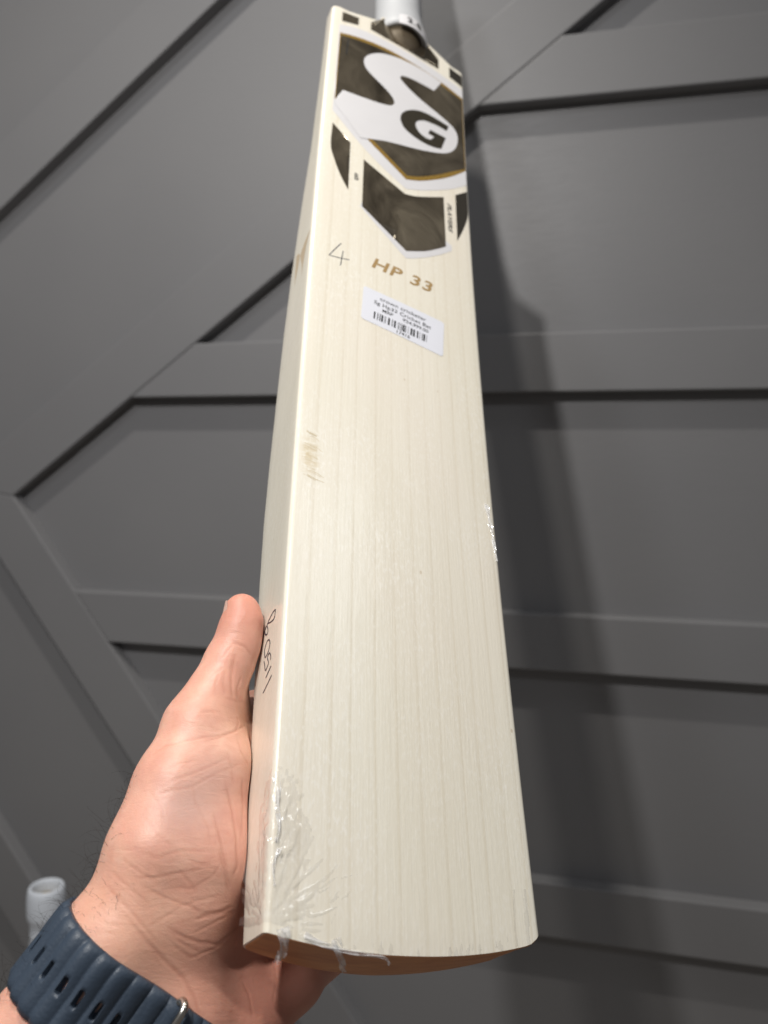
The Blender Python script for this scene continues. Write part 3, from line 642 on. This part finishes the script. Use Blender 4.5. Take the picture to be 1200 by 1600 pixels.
# skin creases: (points in the bat frame mm, depth, half width)
CREASES = [
([(-89.0,55.3,-28.8),(-87.2,56.9,-27.3),(-85.3,58.6,-26.3),(-82.8,59.3,-24.7),(-80.1,60.3,-23.7),(-76.7,61.1,-22.6),(-73.1,62.1,-21.9),(-69.8,63.0,-21.7),(-66.2,64.1,-22.0),(-63.1,65.5,-23.2),(-59.5,67.4,-25.9)],0.45,0.8),
([(-85.7,49.2,-23.0),(-83.1,50.5,-21.7),(-80.3,52.0,-21.0),(-77.2,52.9,-20.5),(-73.9,53.9,-20.2)],0.25,0.6),
([(-84.4,45.2,-21.9),(-81.9,46.2,-20.8),(-79.2,47.3,-20.1),(-75.8,48.9,-19.7),(-72.3,50.6,-19.7),(-67.8,53.3,-19.8),(-63.0,56.2,-20.3)],0.3,0.7),
([(-88.4,40.2,-23.9),(-85.4,41.4,-22.1),(-82.3,42.7,-20.8),(-79.0,43.5,-20.0),(-75.6,44.4,-19.6),(-70.9,47.5,-19.6),(-66.0,50.7,-19.9),(-60.7,53.2,-20.8),(-54.4,56.4,-24.5)],0.3,0.7),
([(-88.7,22.3,-21.0),(-86.3,21.8,-20.0),(-83.9,21.3,-19.3),(-80.6,22.4,-18.4),(-77.1,23.6,-18.0),(-70.5,24.0,-17.7),(-63.5,24.6,-18.1)],0.35,0.7),
([(-89.4,15.4,-23.4),(-86.7,15.4,-22.0),(-83.8,15.5,-21.1),(-79.9,16.3,-20.1),(-75.8,17.2,-19.3),(-72.2,17.9,-18.8),(-68.6,18.7,-18.5)],0.4,0.8),
([(-76.5,17.7,-19.2),(-74.3,16.2,-19.6),(-72.1,14.6,-20.0),(-70.8,13.0,-20.4),(-69.5,11.4,-20.9)],0.3,0.6),
([(-87.4,13.5,-22.9),(-83.3,11.7,-22.2),(-79.0,10.0,-22.2),(-74.6,8.8,-21.9),(-70.0,7.6,-22.0),(-67.9,6.6,-22.3),(-65.7,5.6,-22.8)],0.35,0.7),
([(-67.0,5.5,-22.7),(-63.4,6.2,-23.0),(-59.7,7.0,-24.0),(-57.2,8.0,-24.9),(-54.5,9.1,-26.2)],0.7,1.1),
([(-68.3,0.1,-24.4),(-64.5,2.1,-24.3),(-60.4,4.2,-24.8),(-57.0,5.8,-25.9),(-53.0,7.6,-28.3)],0.4,0.8),
([(-77.5,2.5,-23.7),(-74.4,0.9,-24.0),(-71.3,-0.6,-24.5),(-68.3,-1.3,-25.0),(-65.1,-2.0,-25.8),(-61.9,-2.1,-26.7),(-58.5,-2.2,-28.4),(-55.1,0.2,-29.9),(-50.9,2.8,-33.2),(-48.8,3.8,-35.4),(-46.8,4.9,-36.8)],0.7,1.0),
([(-64.2,47.7,-20.2),(-62.0,42.8,-20.9),(-60.1,37.9,-20.9),(-59.1,33.5,-20.3),(-58.1,29.1,-19.9),(-57.5,24.6,-19.7),(-56.7,20.2,-20.3),(-57.5,18.1,-20.5),(-58.3,16.1,-21.0)],0.6,1.1),
([(-67.3,37.0,-19.4),(-65.6,32.0,-18.7),(-63.8,27.3,-18.2),(-62.2,22.6,-18.3),(-60.3,18.1,-19.6),(-59.1,16.0,-20.8),(-57.7,13.9,-22.2)],0.6,1.1),
([(-60.6,64.6,-23.8),(-59.5,61.3,-22.6),(-58.3,58.2,-22.1),(-56.4,56.2,-22.9),(-54.1,54.4,-24.7)],0.4,0.8),
([(-64.6,58.4,-20.5),(-63.4,55.1,-20.2),(-62.1,51.9,-20.5),(-61.4,49.4,-20.8),(-60.6,46.9,-21.2)],0.35,0.8),
([(-64.2,24.8,-18.0),(-62.8,21.4,-18.3),(-61.0,18.1,-19.4),(-59.6,15.4,-20.9),(-58.1,12.7,-22.5)],0.6,1.2),
([(-90.1,34.4,-23.6),(-87.6,31.2,-21.0),(-85.0,28.2,-19.3),(-81.7,25.9,-18.4),(-78.3,23.8,-18.1)],0.25,0.6),
([(-89.2,43.5,-25.3),(-87.0,40.1,-22.9),(-84.7,36.9,-21.0),(-83.9,34.4,-20.1),(-83.0,31.9,-19.4)],0.22,0.6),
([(-96.8,13.8,-30.6),(-95.3,12.0,-28.7),(-93.8,10.3,-27.2),(-91.6,8.3,-25.8),(-89.4,6.4,-24.8),(-86.7,4.1,-24.3),(-84.0,1.7,-24.2),(-80.0,-1.6,-24.9),(-75.8,-4.9,-26.2)],0.4,0.9),
([(-96.0,17.6,-29.2),(-94.5,16.1,-27.4),(-93.0,14.7,-26.1),(-90.9,13.0,-24.8),(-88.6,11.3,-23.9),(-86.1,9.7,-23.3),(-83.4,8.2,-23.1)],0.3,0.7),
([(-94.2,21.4,-25.9),(-91.6,19.3,-23.7),(-88.8,17.3,-22.4),(-85.6,15.7,-21.5),(-82.4,14.2,-21.3)],0.3,0.7),
([(-73.2,8.0,-22.0),(-70.3,8.9,-21.6),(-67.3,9.9,-21.4),(-63.8,10.9,-21.5),(-60.2,12.0,-22.0)],0.3,0.7),
([(-77.1,23.6,-18.0),(-74.3,21.9,-18.0),(-71.5,20.2,-18.1),(-67.8,19.6,-18.2),(-64.0,19.0,-18.6)],0.25,0.6),
([(-75.7,45.0,-19.6),(-74.6,42.0,-19.5),(-73.6,38.9,-19.4),(-71.2,35.3,-19.0),(-68.9,31.7,-18.4),(-68.0,28.1,-18.0),(-66.9,24.6,-17.8)],0.25,0.7),
([(-57.4,50.2,-22.4),(-56.4,45.8,-23.3),(-55.7,41.3,-23.7),(-55.7,35.3,-22.3),(-55.7,29.5,-21.0)],0.5,1.0),
([(-77.2,12.8,-21.1),(-74.2,12.9,-20.8),(-71.1,13.0,-20.5),(-68.4,14.8,-19.8),(-65.5,16.6,-19.3),(-64.0,19.0,-18.6),(-62.4,21.4,-18.4)],0.3,0.6),
([(-82.3,2.3,-24.0),(-80.1,3.4,-23.7),(-78.0,4.6,-23.2),(-75.6,6.3,-22.6),(-73.2,8.0,-22.0)],0.3,0.6),
([(-66.2,100.3,-23.2),(-64.8,100.0,-22.8),(-63.4,99.7,-22.5),(-62.1,99.3,-22.5),(-60.8,99.0,-22.6),(-59.4,97.9,-23.1),(-58.0,97.0,-24.0)],0.8,0.9),
([(-65.7,99.5,-23.1),(-66.9,97.8,-23.6),(-68.0,96.0,-24.1),(-68.7,94.7,-24.5),(-69.5,93.5,-24.9)],0.3,0.6),
([(-64.5,95.9,-23.1),(-64.7,93.2,-23.5),(-64.9,90.6,-23.9),(-64.8,88.2,-24.1),(-64.7,85.7,-24.1),(-64.1,82.2,-24.4),(-63.3,78.9,-24.9)],0.8,1.3),
([(-66.9,78.4,-23.8),(-64.4,78.3,-24.4),(-61.8,78.5,-25.8),(-58.5,79.7,-28.6),(-53.8,82.2,-35.6)],0.4,0.7),
([(-75.3,71.4,-23.1),(-73.5,71.8,-22.8),(-71.6,72.2,-22.7),(-69.7,72.3,-22.8),(-67.6,72.5,-23.1)],0.3,0.6),
([(-73.2,60.7,-21.6),(-70.1,61.8,-21.4),(-66.9,63.1,-21.7),(-64.1,64.8,-22.7),(-60.8,66.9,-24.8),(-58.0,69.3,-28.1),(-54.6,72.3,-33.1)],0.6,0.9),
([(-60.4,73.0,-26.8),(-59.8,71.8,-27.2),(-59.2,70.6,-27.5),(-60.0,68.5,-26.0),(-60.9,66.5,-24.6)],0.5,0.8),
([(-73.1,84.8,-25.6),(-72.3,86.1,-25.4),(-71.5,87.4,-25.3),(-69.8,88.8,-24.8),(-68.1,90.2,-24.3)],0.25,0.6),
([(-60.5,88.5,-25.3),(-61.0,85.9,-25.4),(-61.6,83.3,-25.3),(-61.2,81.3,-25.8),(-60.8,79.3,-26.4)],0.6,1.2),
([(-67.6,89.4,-24.2),(-67.7,86.9,-24.1),(-67.9,84.3,-23.9),(-67.4,81.7,-23.9),(-66.9,79.2,-23.8)],0.35,0.8),
([(-69.7,87.9,-24.6),(-70.1,85.5,-24.4),(-70.5,83.2,-24.3),(-70.5,80.7,-24.0),(-70.5,78.2,-23.6)],0.25,0.7),
([(-87.3,2.1,-24.6),(-82.3,-2.0,-24.9),(-77.0,-6.1,-26.6),(-72.4,-9.2,-28.0),(-67.8,-12.3,-29.3),(-65.6,-15.0,-29.9),(-63.3,-17.7,-30.2),(-61.7,-20.7,-30.5),(-60.1,-23.6,-30.8)],0.6,1.1),
([(-76.4,1.4,-23.9),(-73.7,-0.5,-24.5),(-70.9,-2.4,-25.3),(-67.2,-3.9,-26.2),(-63.3,-5.2,-27.7)],0.4,0.7),
([(-73.7,-3.0,-25.5),(-70.3,-4.7,-26.3),(-66.8,-6.3,-27.4),(-62.8,-4.7,-27.7),(-58.4,-3.0,-28.9),(-54.2,0.3,-30.6),(-49.0,4.0,-35.1)],0.5,0.9),
([(-68.9,4.2,-23.0),(-65.1,5.1,-23.1),(-61.0,6.1,-23.8),(-57.2,6.9,-25.3),(-52.9,7.8,-28.4)],0.6,1.0),
([(-57.6,-12.2,-31.7),(-54.6,-13.4,-33.2),(-51.4,-14.7,-35.1)],0.25,0.6),
([(-91.0,5.6,-25.5),(-88.5,3.1,-24.8),(-85.9,0.6,-24.5),(-83.1,-2.0,-24.9),(-80.2,-4.7,-25.8),(-77.9,-7.1,-26.9),(-75.6,-9.5,-27.9)],0.3,0.7),
([(-45.0,-12.5,-40.0),(-43.4,-14.6,-40.1),(-42.0,-16.7,-40.0),(-41.2,-19.8,-39.4),(-40.4,-22.9,-39.1)],0.4,1.0),
([(-29.8,-6.6,-50.4),(-30.0,-9.5,-48.4),(-30.0,-12.3,-46.8),(-31.1,-15.6,-45.0),(-32.0,-18.8,-43.6)],0.4,1.0)]
#ENDCREASES
me = mesh_mm('person', HV, HF)
person = bpy.data.objects.new('person', me); COL.objects.link(person); person.matrix_world = BATM
md = person.modifiers.new('s', 'SMOOTH'); md.factor = .5; md.iterations = 3
md = person.modifiers.new('d', 'SUBSURF'); md.levels = 1; md.render_levels = 1
me2 = bpy.data.meshes.new_from_object(person.evaluated_get(bpy.context.evaluated_depsgraph_get())); person.modifiers.clear(); person.data = me2; me = me2
nv = len(me.vertices); co = np.empty(nv * 3, np.float32); me.vertices.foreach_get('co', co); co = co.reshape(-1, 3) / MM
no = np.empty(nv * 3, np.float32); me.vertices.foreach_get('normal', no); no = no.reshape(-1, 3)
cre = np.zeros(nv, np.float32); disp = np.zeros(nv, np.float32)
for pts, depth, wid in CREASES:
    depth *= .29; wid = max(.45, wid * .5)
    P = np.array(spline([np.array(p) for p in pts], 8))
    lo, hi = P.min(0) - 4, P.max(0) + 4; sel = np.where(np.all((co > lo) & (co < hi), 1))[0]
    if not len(sel): continue
    best = np.full(len(sel), 1e9); tpar = np.zeros(len(sel))
    for i in range(len(P) - 1):
        a, b = P[i], P[i + 1]; ab = b - a; t = np.clip((co[sel] - a) @ ab / (ab @ ab + 1e-9), 0, 1); d = np.linalg.norm(co[sel] - a - t[:, None] * ab, axis=1)
        m = d < best; best[m] = d[m]; tpar[m] = ((i + t) / (len(P) - 1))[m]
    w = np.exp(-(best / wid) ** 2) * np.clip(np.minimum(tpar, 1 - tpar) * 6, 0, 1) ** .7
    disp[sel] -= depth * w; disp[sel] += depth * .22 * np.exp(-((best - 2.0 * wid) / wid) ** 2) * np.clip(np.minimum(tpar, 1 - tpar) * 6, 0, 1)
    cre[sel] = np.maximum(cre[sel], w * min(1, depth / .17))
co2 = co + no * disp[:, None]; me.vertices.foreach_set('co', (co2 * MM).astype(np.float32).ravel())
red = np.clip(np.exp(-(((co - np.array(J['tip'])) ** 2).sum(1)) / 17. ** 2) * 1.1 + .95 * np.exp(-(((co - np.array((-32, -22, -50))) ** 2).sum(1)) / 32. ** 2) + .5 * np.exp(-(((co - np.array((-58, 2, -36))) ** 2).sum(1)) / 30. ** 2), 0, 1).astype(np.float32)
pale = np.clip(.9 * np.exp(-(((co - np.array((-56, 66, -38))) ** 2).sum(1)) / 17. ** 2) + .8 * np.exp(-(((co - np.array(J['WR']) - 8) ** 2).sum(1)) / 24. ** 2), 0, 1).astype(np.float32)
vein = np.clip(np.exp(-(((co - np.array((-77, 37, -22.))) ** 2).sum(1)) / 11. ** 2) + .7 * np.exp(-(((co - np.array((-68, 49, -24.))) ** 2).sum(1)) / 8. ** 2), 0, 1)
for nm, arr in (('crease', cre), ('red', red), ('pale', pale), ('vein', vein)):
    at = me.attributes.new(nm, 'FLOAT', 'POINT'); at.data.foreach_set('value', arr.astype(np.float32))
me.materials.clear(); me.materials.append(M['skin']); me.polygons.foreach_set('use_smooth', [True] * len(me.polygons)); me.update()
tag(person, 'bare left hand and wrist gripping the toe of the bat, thumb up its edge', 'hand')
# thumb nail on the far side of the thumb tip
tipd = np.array(J['tip']) - np.array(J['ip']); tipd /= np.linalg.norm(tipd); dors = np.array([-.93, -.05, -.36]); dors -= tipd * (dors @ tipd); dors /= np.linalg.norm(dors); lat = np.cross(tipd, dors)
NV = []; NF = []; nn = 9
for i in range(nn):
    for k in range(nn):
        u, w = i / (nn - 1), (k / (nn - 1) - .5) * 1.5
        c = np.array(J['tip']) + tipd * (-9.5 + 12.0 * u) ; r = 7.3 + .15 * u
        w *= (1 - .25 * (2 * u - 1) ** 4); NV.append(c + (dors * math.cos(w) + lat * math.sin(w)) * r)
for i in range(nn - 1):
    for k in range(nn - 1): NF.append((i*nn + k, i*nn + k + 1, (i+1)*nn + k + 1, (i+1)*nn + k))
link('thumb_nail', mesh_mm('thumb_nail', NV, NF), M['nail'], person)
# hairs along the thumb side of the wrist
rh = random.Random(8); cand = np.where((co[:, 0] < -84) & (co[:, 1] > -22) & (co[:, 1] < 52) & (no[:, 0] < -.55) & (no[:, 2] < .35) & (no[:, 2] > -.75))[0]
cand2 = np.where((co[:, 0] < -84) & (co[:, 1] > -16) & (co[:, 1] < 14) & (no[:, 0] < -.25) & (no[:, 2] > .3) & (no[:, 2] < .9))[0]
HVv = []; HFf = []
for k in range(260):
    if not len(cand): break
    i = cand[rh.randrange(len(cand))]; p = co[i].astype(float); nr = no[i].astype(float); L = rh.uniform(5, 13); cur = rh.uniform(-.22, .22); cur2 = rh.uniform(-.12, .12)
    flatlie = k % 3 == 0 and len(cand2)
    if flatlie: i = cand2[rh.randrange(len(cand2))]; p = co[i].astype(float); nr = no[i].astype(float); L = rh.uniform(2, 5)
    if p[1] > 34 and rh.random() < .6: L *= .5
    d = nr * (.12 if flatlie else .6) + np.array([0, rh.uniform(-.2, .9), 0]) + np.array([rh.uniform(-.5, .5) for _ in range(3)])
    if flatlie: d = d - nr * (d @ nr) + nr * .3
    d /= np.linalg.norm(d); ax = np.cross(d, nr); ax /= np.linalg.norm(ax) + 1e-9
    path = [p - nr * .3]; st = L / 9
    for q in range(9):
        d = d + np.cross(ax, d) * cur * 1.6 + np.cross(nr, d) * cur2; d /= np.linalg.norm(d); path.append(path[-1] + d * st)
    b = len(HVv)
    for q, c in enumerate(path):
        r = .05 * (1 - .6 * q / 9)
        for t in range(3): HVv.append(c + np.array([math.cos(t * 2.09), math.sin(t * 2.09), .3 * math.cos(t * 2.09 + 1)]) * r)
    for q in range(9):
        for t in range(3): HFf.append((b + q*3 + t, b + q*3 + (t+1) % 3, b + q*3 + 3 + (t+1) % 3, b + q*3 + 3 + t))
if HVv: tag(link('arm_hair', mesh_mm('arm_hair', HVv, HFf), M['hair'], person), kind='stuff')

# ------------------------------------------------------------------ wrist watch: ribbed strap round the wrist, wire buckle, case on the far side
watch = empty('wrist_watch', BATM); tag(watch, 'navy ribbed rubber watch strap with metal buckle loop on the wrist', 'watch')
e3 = FD / np.linalg.norm(FD); c0 = np.array(J['FM']) + e3 * 4.5
e1 = np.array(J['WR']) - np.array(J['WU']); e1 -= e3 * (e1 @ e3); e1 /= np.linalg.norm(e1); e2 = np.cross(e3, e1)      # e1 to the thumb side
NT, NA = 560, 15; HWID = 13.5
rad = np.zeros((NT, NA)); ths = np.linspace(0, 2 * np.pi, NT, endpoint=False)
dirs = np.cos(ths)[:, None] * e1 + np.sin(ths)[:, None] * e2
for k in range(NA):
    ck = c0 + e3 * (-HWID + 2 * HWID * k / (NA - 1)); lo = np.zeros(NT); hi = np.full(NT, 60.)
    for _ in range(22):
        mid = (lo + hi) / 2; v = hand_sdf((ck + dirs * mid[:, None]).astype(np.float32)); lo = np.where(v < 0, mid, lo); hi = np.where(v < 0, hi, mid)
    rad[:, k] = lo
ker = np.ones(31) / 31; rm = rad.mean(1); rm = np.convolve(np.concatenate([rm[-15:], rm, rm[:15]]), ker, 'valid')
arc = np.concatenate([[0], np.cumsum(np.hypot(np.diff(rm), rm[:-1] * (ths[1] - ths[0])))]); per = 6.1; tot = arc[-1] + rm[-1] * (ths[1] - ths[0]); per = tot / round(tot / per)
SV = []; SF = []
prof = []
for i in range(NT):
    ph = arc[i] / per; rdg = abs(math.sin(math.pi * ph)) ** .75
    for k in range(NA):
        a = -HWID + 2 * HWID * k / (NA - 1); ed = .7 * max(0, abs(a) - (HWID - 1.2)) ** 2
        ro = max(rm[i], rad[i, k] - .4) + 1.75 + 1.25 * rdg - ed; SV.append(c0 + e3 * a + dirs[i] * ro)
    for k in range(NA):
        a = HWID - 2 * HWID * k / (NA - 1); SV.append(c0 + e3 * a + dirs[i] * (rm[i] - .3))
n2 = 2 * NA
for i in range(NT):
    for k in range(n2): SF.append((i*n2 + k, i*n2 + (k+1) % n2, ((i+1) % NT)*n2 + (k+1) % n2, ((i+1) % NT)*n2 + k))
bm = bmesh.new(); vs = [bm.verts.new(v) for v in SV]; [bm.faces.new([vs[q] for q in f]) for f in SF]; bmesh.ops.recalc_face_normals(bm, faces=bm.faces)
strap = link('strap', bm_mesh('strap', bm), M['strap'], watch)
# slots punched through the strap along its middle
SLOTS = []
view = np.array([-91.4, -16.5, 258.]) - c0; vth = math.atan2(view @ e2, view @ e1)
i0 = int((vth % (2 * np.pi)) / (2 * np.pi) * NT)
kmid = round(arc[i0] / per)
for q in range(0, 8):
    ph = (kmid + q + .5) * per; i = int(np.searchsorted(arc, ph % tot)) % NT
    SLOTS.append(i)
def slot_bm(i, r0, r1, L, w):
    d = dirs[i]; tg = np.cross(e3, d); bm = bmesh.new(); ring = []
    for (r) in (r0, r1):
        row = []
        for q in range(16):
            an = 2 * math.pi * q / 16; a = math.cos(an) * w; b = math.sin(an) * w + (L if math.sin(an) > 0 else -L)
            row.append(bm.verts.new(c0 + d * r + tg * a + e3 * b))
        ring.append(row)
    for q in range(16): bm.faces.new((ring[0][q], ring[0][(q+1) % 16], ring[1][(q+1) % 16], ring[1][q]))
    bm.faces.new(ring[0][::-1]); bm.faces.new(ring[1]); bmesh.ops.recalc_face_normals(bm, faces=bm.faces); return bm
cut = bmesh.new()
for i in SLOTS:
    b = slot_bm(i, rm[i] + .5, rm[i] + 6, 1.7, .95); m_ = bpy.data.meshes.new('c'); b.to_mesh(m_); b.free(); cut.from_mesh(m_)
cut_me = bm_mesh('cutter', cut); cut_o = bpy.data.objects.new('cutter', cut_me); COL.objects.link(cut_o); cut_o.matrix_world = BATM; strap.parent = None; strap.matrix_world = BATM
bo = strap.modifiers.new('b', 'BOOLEAN'); bo.operation = 'DIFFERENCE'; bo.object = cut_o; bo.solver = 'EXACT'
mm_ = bpy.data.meshes.new_from_object(strap.evaluated_get(bpy.context.evaluated_depsgraph_get())); strap.modifiers.clear()
if len(mm_.polygons) > 100: strap.data = mm_
bpy.data.objects.remove(cut_o); strap.matrix_world = Matrix(); strap.parent = watch
if not strap.data.materials: strap.data.materials.append(M['strap'])
def bar(name, pts, r, mat, parent, ns=12, closed=False):
    P = [np.array(p, float) for p in pts]; V = []; F = []; prev = None
    for i, c in enumerate(P):
        d = (P[(i + 1) % len(P)] - P[i - 1]) if closed else (P[min(i + 1, len(P) - 1)] - P[max(i - 1, 0)]); d /= np.linalg.norm(d) + 1e-9
        if prev is None: prev = np.cross(d, (0.31, .2, .93))
        u = prev - d * (prev @ d); u /= np.linalg.norm(u); prev = u; w = np.cross(d, u)
        for q in range(ns): V.append(c + (u * math.cos(2 * math.pi * q / ns) + w * math.sin(2 * math.pi * q / ns)) * r)
    m = len(P) if closed else len(P) - 1
    for i in range(m):
        for q in range(ns): F.append((i*ns + q, i*ns + (q+1) % ns, ((i+1) % len(P))*ns + (q+1) % ns, ((i+1) % len(P))*ns + q))
    if not closed: F.append(tuple(range(ns))[::-1]); F.append(tuple((len(P) - 1) * ns + q for q in range(ns)))
    return link(name, mesh_mm(name, V, F), mat, parent)
# buckle: rounded wire loop standing round the strap
kb = (kmid - 1.5) * per; ib = int(np.searchsorted(arc, kb % tot)) % NT; d = dirs[ib]; R0 = rm[ib]
loop = []
for (a, r) in ((-13.4, 1.2), (-14.6, 2.2), (-14.6, 4.2), (-13.6, 5.4), (-11, 5.9), (0, 6.1), (11, 5.9), (13.6, 5.4), (14.6, 4.2), (14.6, 2.2), (13.4, 1.2)):
    loop.append(c0 + e3 * a + d * (R0 + r))
bar('buckle_loop', spline(loop, 4), 1.25, M['metal'], watch)
# watch case on the back of the wrist (far side)
ic = (i0 + NT // 2) % NT; d = dirs[ic]; tg = np.cross(e3, d); bm = bmesh.new(); bmesh.ops.create_cube(bm, size=1)
for v in bm.verts:
    a, b, c = v.co; v.co = Vector(c0 + e3 * a * 44 + tg * b * 40 + d * (rm[ic] + 6 + c * 11))
bmesh.ops.bevel(bm, geom=list(bm.edges), offset=4, segments=3, affect='EDGES'); link('watch_case', bm_mesh('watch_case', bm), M['watchcase'], watch)

# ------------------------------------------------------------------ second bat standing in the corner behind the wrist: only its grip end shows
BX, BY, BT = -0.546, 0.705, 0.857
B2 = empty('cricket_bat', Matrix.Translation((BX + .005, BY - .03, 0)) @ Matrix.Rotation(math.radians(-2.0), 4, 'X') @ Matrix.Rotation(math.radians(.4), 4, 'Y'))
tag(B2, 'second bat standing upright, blue-grey grip end showing beside the strap', 'cricket bat')
def lathe(name, prof, mat, parent, ns=48, ysq=1.0):
    V = []; F = []
    prof = [(r * .93, z) for r, z in prof]
    for r, z in prof:
        for q in range(ns): V.append((r * math.cos(2 * math.pi * q / ns), r * ysq * math.sin(2 * math.pi * q / ns), z))
    for j in range(len(prof) - 1):
        for q in range(ns): F.append((j*ns + q, j*ns + (q+1) % ns, (j+1)*ns + (q+1) % ns, (j+1)*ns + q))
    return link(name, mesh_mm(name, V, F), mat, parent)
pr = [(17.6, 560), (17.6, 575)]; z = 580
while z < 812: pr += [(17.6, z), (18.2, z + 3), (17.6, z + 6)]; z += 9
pr += [(17.8, 818), (18.2, 822), (20.6, 826), (21.2, 830), (21.3, 840), (20.9, 850), (20.0, 856), (18.9, 858.3), (17.6, 859), (16.4, 858.6), (15.4, 857.2), (15.0, 853), (15.0, 846)]
lathe('rubber_grip', pr, M['grip_far'], B2)
lathe('handle_end', [(15.2, 560), (15.2, 845), (14, 846), (4, 846.5), (.2, 846.5)], M['cane'], B2)
V, F, n = loft(ns=40); ns2 = len(V) // n - 1
F.append(tuple(ns2 * n + i for i in range(n))); F.append(tuple(range(n - 1, -1, -1)))
b2 = mesh_mm('blade', [(x, -z - 20, s + 12) for x, s, z in V], F); link('blade', b2, M['wood'], B2)
